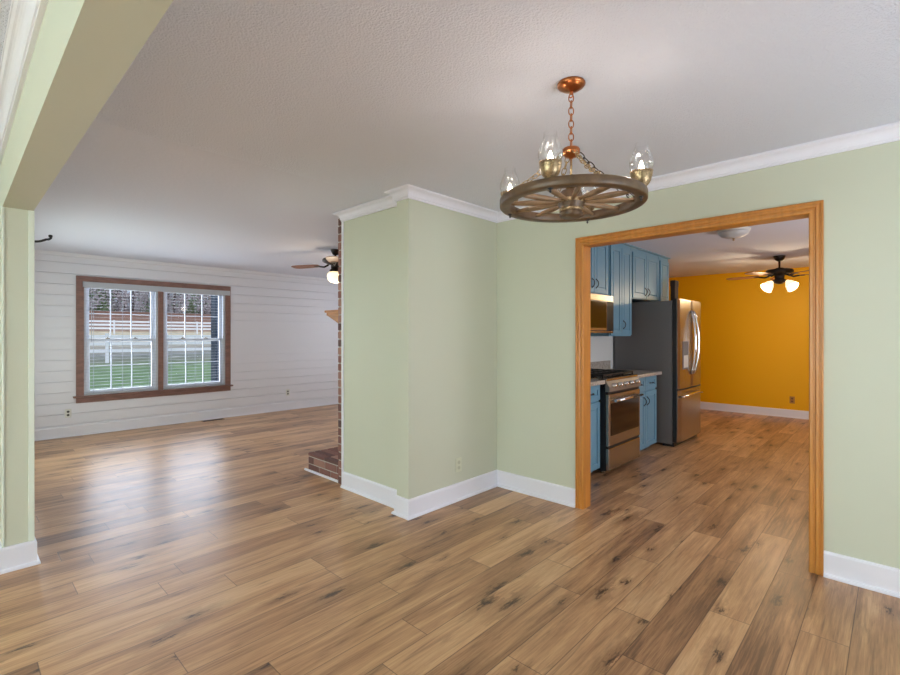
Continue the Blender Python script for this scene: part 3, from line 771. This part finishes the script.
q.tube(pts, .013, 10); fpt(q, 'drawer_handle', M['chrome'], fz)
q = MB(); q.box(FX-.02, FX+.0015, FY0+.13, FY0+.33, .93, 1.27, .004); dsp = fpt(q, 'ice_dispenser', M['steel_dark'], dl)
q = MB(); q.box(FX-.0, FX+.004, FY0+.15, FY0+.31, .95, 1.10, .002); fpt(q, 'drip_recess', M['plate'], dl)
q = MB(); q.box(-.03, .03, -.07, .07, 0, .30, .01); q.box(-.033, .033, -.073, .073, .24, .32, .006)
bk = empty('storage_box', (-2.19, 6.76, 1.77)); tag(bk, 'narrow dark brown box standing on top of the refrigerator', 'box'); bk.location.z = 1.767
q.build('box_body', M['basket'], bk)

# ------------------------------------------------------------------ ceiling fans and dome light
def ceiling_fan(name, x, y, label, a0, lamp, zm, bladelen, shades, nb, mount_r=.07, sa=math.radians(88.4)):
    r = empty(name, (x, y, 2.44)); tag(r, label, 'ceiling fan')
    q = MB(); q.lathe([(mount_r, 0), (mount_r, -.012), (mount_r*.75, -.05), (.03, -.07), (0, -.072)], seg=24); q.build('canopy', M['blackmetal'], r)
    q = MB(); q.tube([(0, 0, -.06), (0, 0, zm+.03)], .012, 10); q.build('down_rod', M['blackmetal'], r)
    q = MB(); q.lathe([(0, zm+.06), (.04, zm+.055), (.06, zm+.04), (.15, zm+.03), (.165, zm+.01), (.16, zm-.01), (.11, zm-.035), (.06, zm-.05), (.055, zm-.10), (.075, zm-.115), (.07, zm-.14), (.035, zm-.165), (0, zm-.17)], seg=32)
    q.build('motor_housing', M['blackmetal'], r)
    b0 = None
    for k in range(nb):
        a = a0+k*2*PI/nb
        if b0 is None:
            q = MB(); zb = zm-.055
            q.tube([(.10, 0, zb+.015), (.17, .0, zb-.012), (.24, 0, zb)], .012, 6); q.box(.22, .30, -.03, .03, zb-.003, zb+.003, .002)
            arm = q.build('blade_bracket', M['blackmetal'], r)
            q = MB(); out = []
            L = bladelen
            prof = [(.24, .045), (.30, .058), (L*.8, .072), (L*.93, .068), (L*.985, .05), (L, .02)]
            poly = [(u, -v) for u, v in prof]+[(u, v) for u, v in reversed(prof)]
            tilt = math.radians(7)
            q.prism(poly, lambda a_, b_, h: Vector((a_, b_*math.cos(tilt), zb+.006+h+b_*math.sin(tilt))), 0, .007)
            bl_ = q.build('blade', M['blade'], arm); b0 = arm
            arm.rotation_euler.z = a
        else:
            c = b0.copy(); COL.objects.link(c); c.parent = r; c.rotation_euler.z = a
            for g in b0.children:
                d = g.copy(); COL.objects.link(d); d.parent = c
    for k in range(shades):
        a = sa+k*2*PI/shades
        d = Vector((math.cos(a), math.sin(a), 0))
        if shades > 1:
            q = MB(); q.tube([tuple(d*.04+Vector((0, 0, zm-.13))), tuple(d*.09+Vector((0, 0, zm-.12))), tuple(d*.125+Vector((0, 0, zm-.145)))], .009, 8)
            q.build('lamp_arm', M['blackmetal'], r)
            ax = (d*.75+Vector((0, 0, -.66))).normalized(); rot = ax.to_track_quat('Z', 'Y').to_matrix().to_4x4()
            mt_ = Matrix.Translation(d*.12+Vector((0, 0, zm-.14))) @ rot
            q = MB(); q.lathe([(.022, 0), (.03, .02), (.05, .05), (.058, .08), (.066, .11), (.072, .125), (.069, .125), (.06, .10), (.05, .07), (.03, .03), (.018, .006)], (0, 0, 0), 20, mt_, flute=(.03, 8))
            q.build('glass_shade', M['shade_lit'], r)
            p = Vector((x, y, CE))+d*.12+Vector((0, 0, zm-.14))+ax*.15
            light('fan_bulb', 'POINT', p, lamp, (1.0, .80, .52), radius=.03)
        else:
            q = MB(); q.lathe([(.05, zm-.135), (.075, zm-.14), (.10, zm-.165), (.105, zm-.195), (.095, zm-.235), (.06, zm-.268), (0, zm-.28)], seg=28); q.build('glass_shade', M['shade_lit'], r)
            light('fan_bulb', 'POINT', (x, y, CE+zm-.38), lamp, (1.0, .85, .65), radius=.05)
ceiling_fan('ceiling_fan', -1.17, 7.86, 'dark bronze ceiling fan with lit glass shades in front of the orange wall', math.radians(175), 9, -.22, .66, 4, 5, .07, math.radians(53.4))
ceiling_fan('ceiling_fan', -5.20, 3.37, 'ceiling fan with lit glass globe half hidden behind the brick chimney', math.radians(203), 7, -.15, .66, 1, 3, .06)
dm = empty('dome_light', (-1.22, 5.56, 2.44)); tag(dm, 'frosted glass dome light on the kitchen ceiling', 'ceiling light')
q = MB(); q.lathe([(.15, 0), (.15, -.02), (.14, -.025)], seg=36); q.build('light_base', M['plate'], dm)
q = MB(); q.lathe([(.14, -.02), (.135, -.045), (.11, -.07), (.06, -.088), (0, -.092)], seg=36); q.build('glass_bowl', M['frost'], dm)
q = MB(); q.lathe([(.0, -.09), (.012, -.094), (.008, -.105), (.012, -.112), (0, -.12)], seg=14); q.build('finial', M['brass'], dm)

# ------------------------------------------------------------------ wagon wheel chandelier
CX, CY = -1.0165, 1.834
ch = empty('wagon_wheel_chandelier', (CX, CY, CE)); tag(ch, 'wagon wheel chandelier with glass chimney lamps on a copper chain', 'chandelier')
q = MB(); q.lathe([(.058, 0), (.060, -.006), (.055, -.015), (.035, -.028), (.012, -.034), (0, -.035)], seg=32); q.build('canopy', M['copper'], ch)
q = MB(); q.lathe([(0, -.033), (.008, -.036), (.006, -.045), (0, -.048)], seg=12); q.tube([(.009*math.cos(a), 0, -.052+.009*math.sin(a)) for a in [2*PI*k/12 for k in range(12)]], .0025, 6, True)
q.build('canopy_loop', M['copper'], ch)
def link(q, c, axis, turn, ln=.034, wd=.0105, r=.0024):
    """oval link centred at c, long axis along axis"""
    ax = Vector(axis).normalized(); s = ax.orthogonal().normalized(); s = Matrix.Rotation(turn, 3, ax) @ s
    pts = []
    for k in range(16):
        a = 2*PI*k/16; u = math.cos(a); v = math.sin(a)
        pts.append(Vector(c)+ax*(math.copysign(abs(u)**.8, u)*ln/2)+s*(v*wd))
    q.tube(pts, r, 6, True)
def chain(q, p0, p1, pitch, ln, wd=.0105, r=.0024, sag=0):
    p0, p1 = Vector(p0), Vector(p1); n = max(2, round((p1-p0).length/pitch))
    for k in range(n):
        t = (k+.5)/n; c = p0.lerp(p1, t); c.z -= sag*math.sin(PI*t)
        d = (p1-p0).normalized(); d.z -= sag*PI*math.cos(PI*t)/(p1-p0).length
        link(q, c, d, (k % 2)*PI/2, ln, wd, r)
ZC = 2.14-CE     # cup
q = MB(); chain(q, (0, 0, -.05), (0, 0, ZC+.02), .027, .034); q.build('main_chain', M['copper'], ch)
q = MB(); q.lathe([(0, ZC+.02), (.012, ZC+.018), (.034, ZC+.012), (.038, ZC+.004), (.036, ZC-.012), (.024, ZC-.024), (.01, ZC-.028), (0, ZC-.04)], seg=28); q.build('copper_cup', M['copper'], ch)
ZR = 1.923-CE     # rim centre height
RO, RI, RH = .306, .260, .0180
lamp_ang = [math.radians(150+43.4), math.radians(240+43.4), math.radians(330+43.4), math.radians(60+43.4)]
q = MB(); q.lathe([(RI, ZR-RH+.003), (RI+.004, ZR-RH), (RO-.004, ZR-RH), (RO, ZR-RH+.004), (RO, ZR+RH-.004), (RO-.004, ZR+RH), (RI+.004, ZR+RH), (RI, ZR+RH-.003)], seg=72, closed=True)
q.build('wheel_rim', M['wheel'], ch)
q = MB(); q.lathe([(.03, ZR+.05), (.042, ZR+.045), (.05, ZR+.02), (.056, ZR+.012), (.056, ZR-.012), (.05, ZR-.018), (.046, ZR-.05), (.05, ZR-.056), (.042, ZR-.066), (0, ZR-.068)], seg=28)
hub = q.build('wheel_hub', M['wheel'], ch)
q = MB(); q.lathe([(.0565, ZR+.008), (.0585, ZR+.008), (.0585, ZR-.008), (.0565, ZR-.008)], seg=28, closed=True)
q.lathe([(.048, ZR-.03), (.0505, ZR-.03), (.0505, ZR-.042), (.046, ZR-.042)], seg=28, closed=True); q.build('hub_band', M['brass'], hub)
q = MB(); q.lathe([(.0, ZR+.05), (.012, ZR+.052), (.022, ZR+.06), (.040, ZR+.085), (.043, ZR+.095), (.04, ZR+.105), (.0, ZR+.106)], seg=24, flute=(.03, 12)); q.build('hub_cup', M['brass'], hub)
s0 = None
for k in range(12):
    a = 2*PI*k/12+.12
    if s0 is None:
        q = MB(); n = 12; pts = []; rad = []
        for i in range(n+1):
            t = i/n; pts.append((.05+(RI+.004-.05)*t, 0, ZR)); 
            rad.append(.0075+.0045*math.sin(PI*min(1, max(0, (t-.05)/.95)))**1.5 if t < .9 else .0075)
        q.tube(pts, rad, 10); s0 = q.build('spoke', M['spoke'], ch); s0.rotation_euler.z = a
    else:
        c = s0.copy(); COL.objects.link(c); c.parent = ch; c.rotation_euler.z = a
for i, a in enumerate(lamp_ang):
    d = Vector((math.cos(a), math.sin(a), 0)); side = Vector((-d.y, d.x, 0))
    p = d*.283
    zt = ZR+RH
    q = MB(); q.lathe([(.014, zt-.001), (.02, zt), (.022, zt+.006), (.030, zt+.014), (.036, zt+.026), (.0385, zt+.040), (.040, zt+.052), (.0415, zt+.062), (.039, zt+.062), (.036, zt+.045), (.03, zt+.025), (0, zt+.012)], (p.x, p.y, 0), 36, flute=(.018, 18))
    cup = q.build('lamp_cup', M['brass'], ch)
    q = MB()
    for row in range(3):
        for k in range(18):
            b = 2*PI*(k+.5*(row % 2))/18; rr = .0395+.001*row
            q.lathe([(0, -.0035), (.003, 0), (0, .0035)], (p.x+rr*math.cos(b), p.y+rr*math.sin(b), zt+.044+row*.0095), 6)
    q.build('cup_beading', M['brass'], cup)
    q = MB(); q.lathe([(.030, zt+.04), (.038, zt+.062), (.0455, zt+.082), (.047, zt+.095), (.044, zt+.112), (.035, zt+.135), (.027, zt+.155), (.024, zt+.168), (.0255, zt+.176)], (p.x, p.y, 0), 32, flute=(.02, 10))
    q.bm.faces.ensure_lookup_table()
    for f in [f for f in q.bm.faces if len(f.verts) > 4]: q.bm.faces.remove(f)
    q.build('glass_chimney', M['glass'], cup)
    q = MB(); q.lathe([(.008, zt+.016), (.009, zt+.045), (.012, zt+.06), (.013, zt+.07), (.009, zt+.088), (.003, zt+.105), (0, zt+.108)], (p.x, p.y, 0), 14)
    q.build('bulb', M['wick'] if i < 3 else M['bulb_off'], cup)
    if i < 3: light('chandelier_bulb', 'POINT', (CX+p.x, CY+p.y, CE+zt+.13), 1.3, (1, .86, .74), radius=.012)
    q = MB(); q.lathe([(.0, ZR-RH-.018), (.005, ZR-RH-.014), (.003, ZR-RH-.006), (.010, ZR-RH-.002), (.010, ZR-RH+.001)], (p.x, p.y, 0), 10); q.build('finial', M['black'], cup)
    # hanging chain from the copper cup to the rim, between lamps
    a2 = a+math.radians(36); d2 = Vector((math.cos(a2), math.sin(a2), 0))
    q = MB(); chain(q, d2*.034+Vector((0, 0, ZC-.006)), d2*.278+Vector((0, 0, zt+.008)), .027, .036, .0095, .0022, .012)
    q.build('rim_chain', M['blackmetal'] if i == 2 else M['brass'], ch)
    q = MB(); q.tube([tuple(d2*.280+side*0+Vector((.007*math.cos(t), .007*math.sin(t)*0, zt+.006+.008*math.sin(t)))) for t in [2*PI*k/10 for k in range(10)]], .002, 5, True); q.build('chain_eye', M['brass'], ch)
q = MB(); q.tube([(0, 0, ZC-.03), (0, 0, ZR+.10)], .005, 8); q.build('centre_rod', M['brass'], ch)
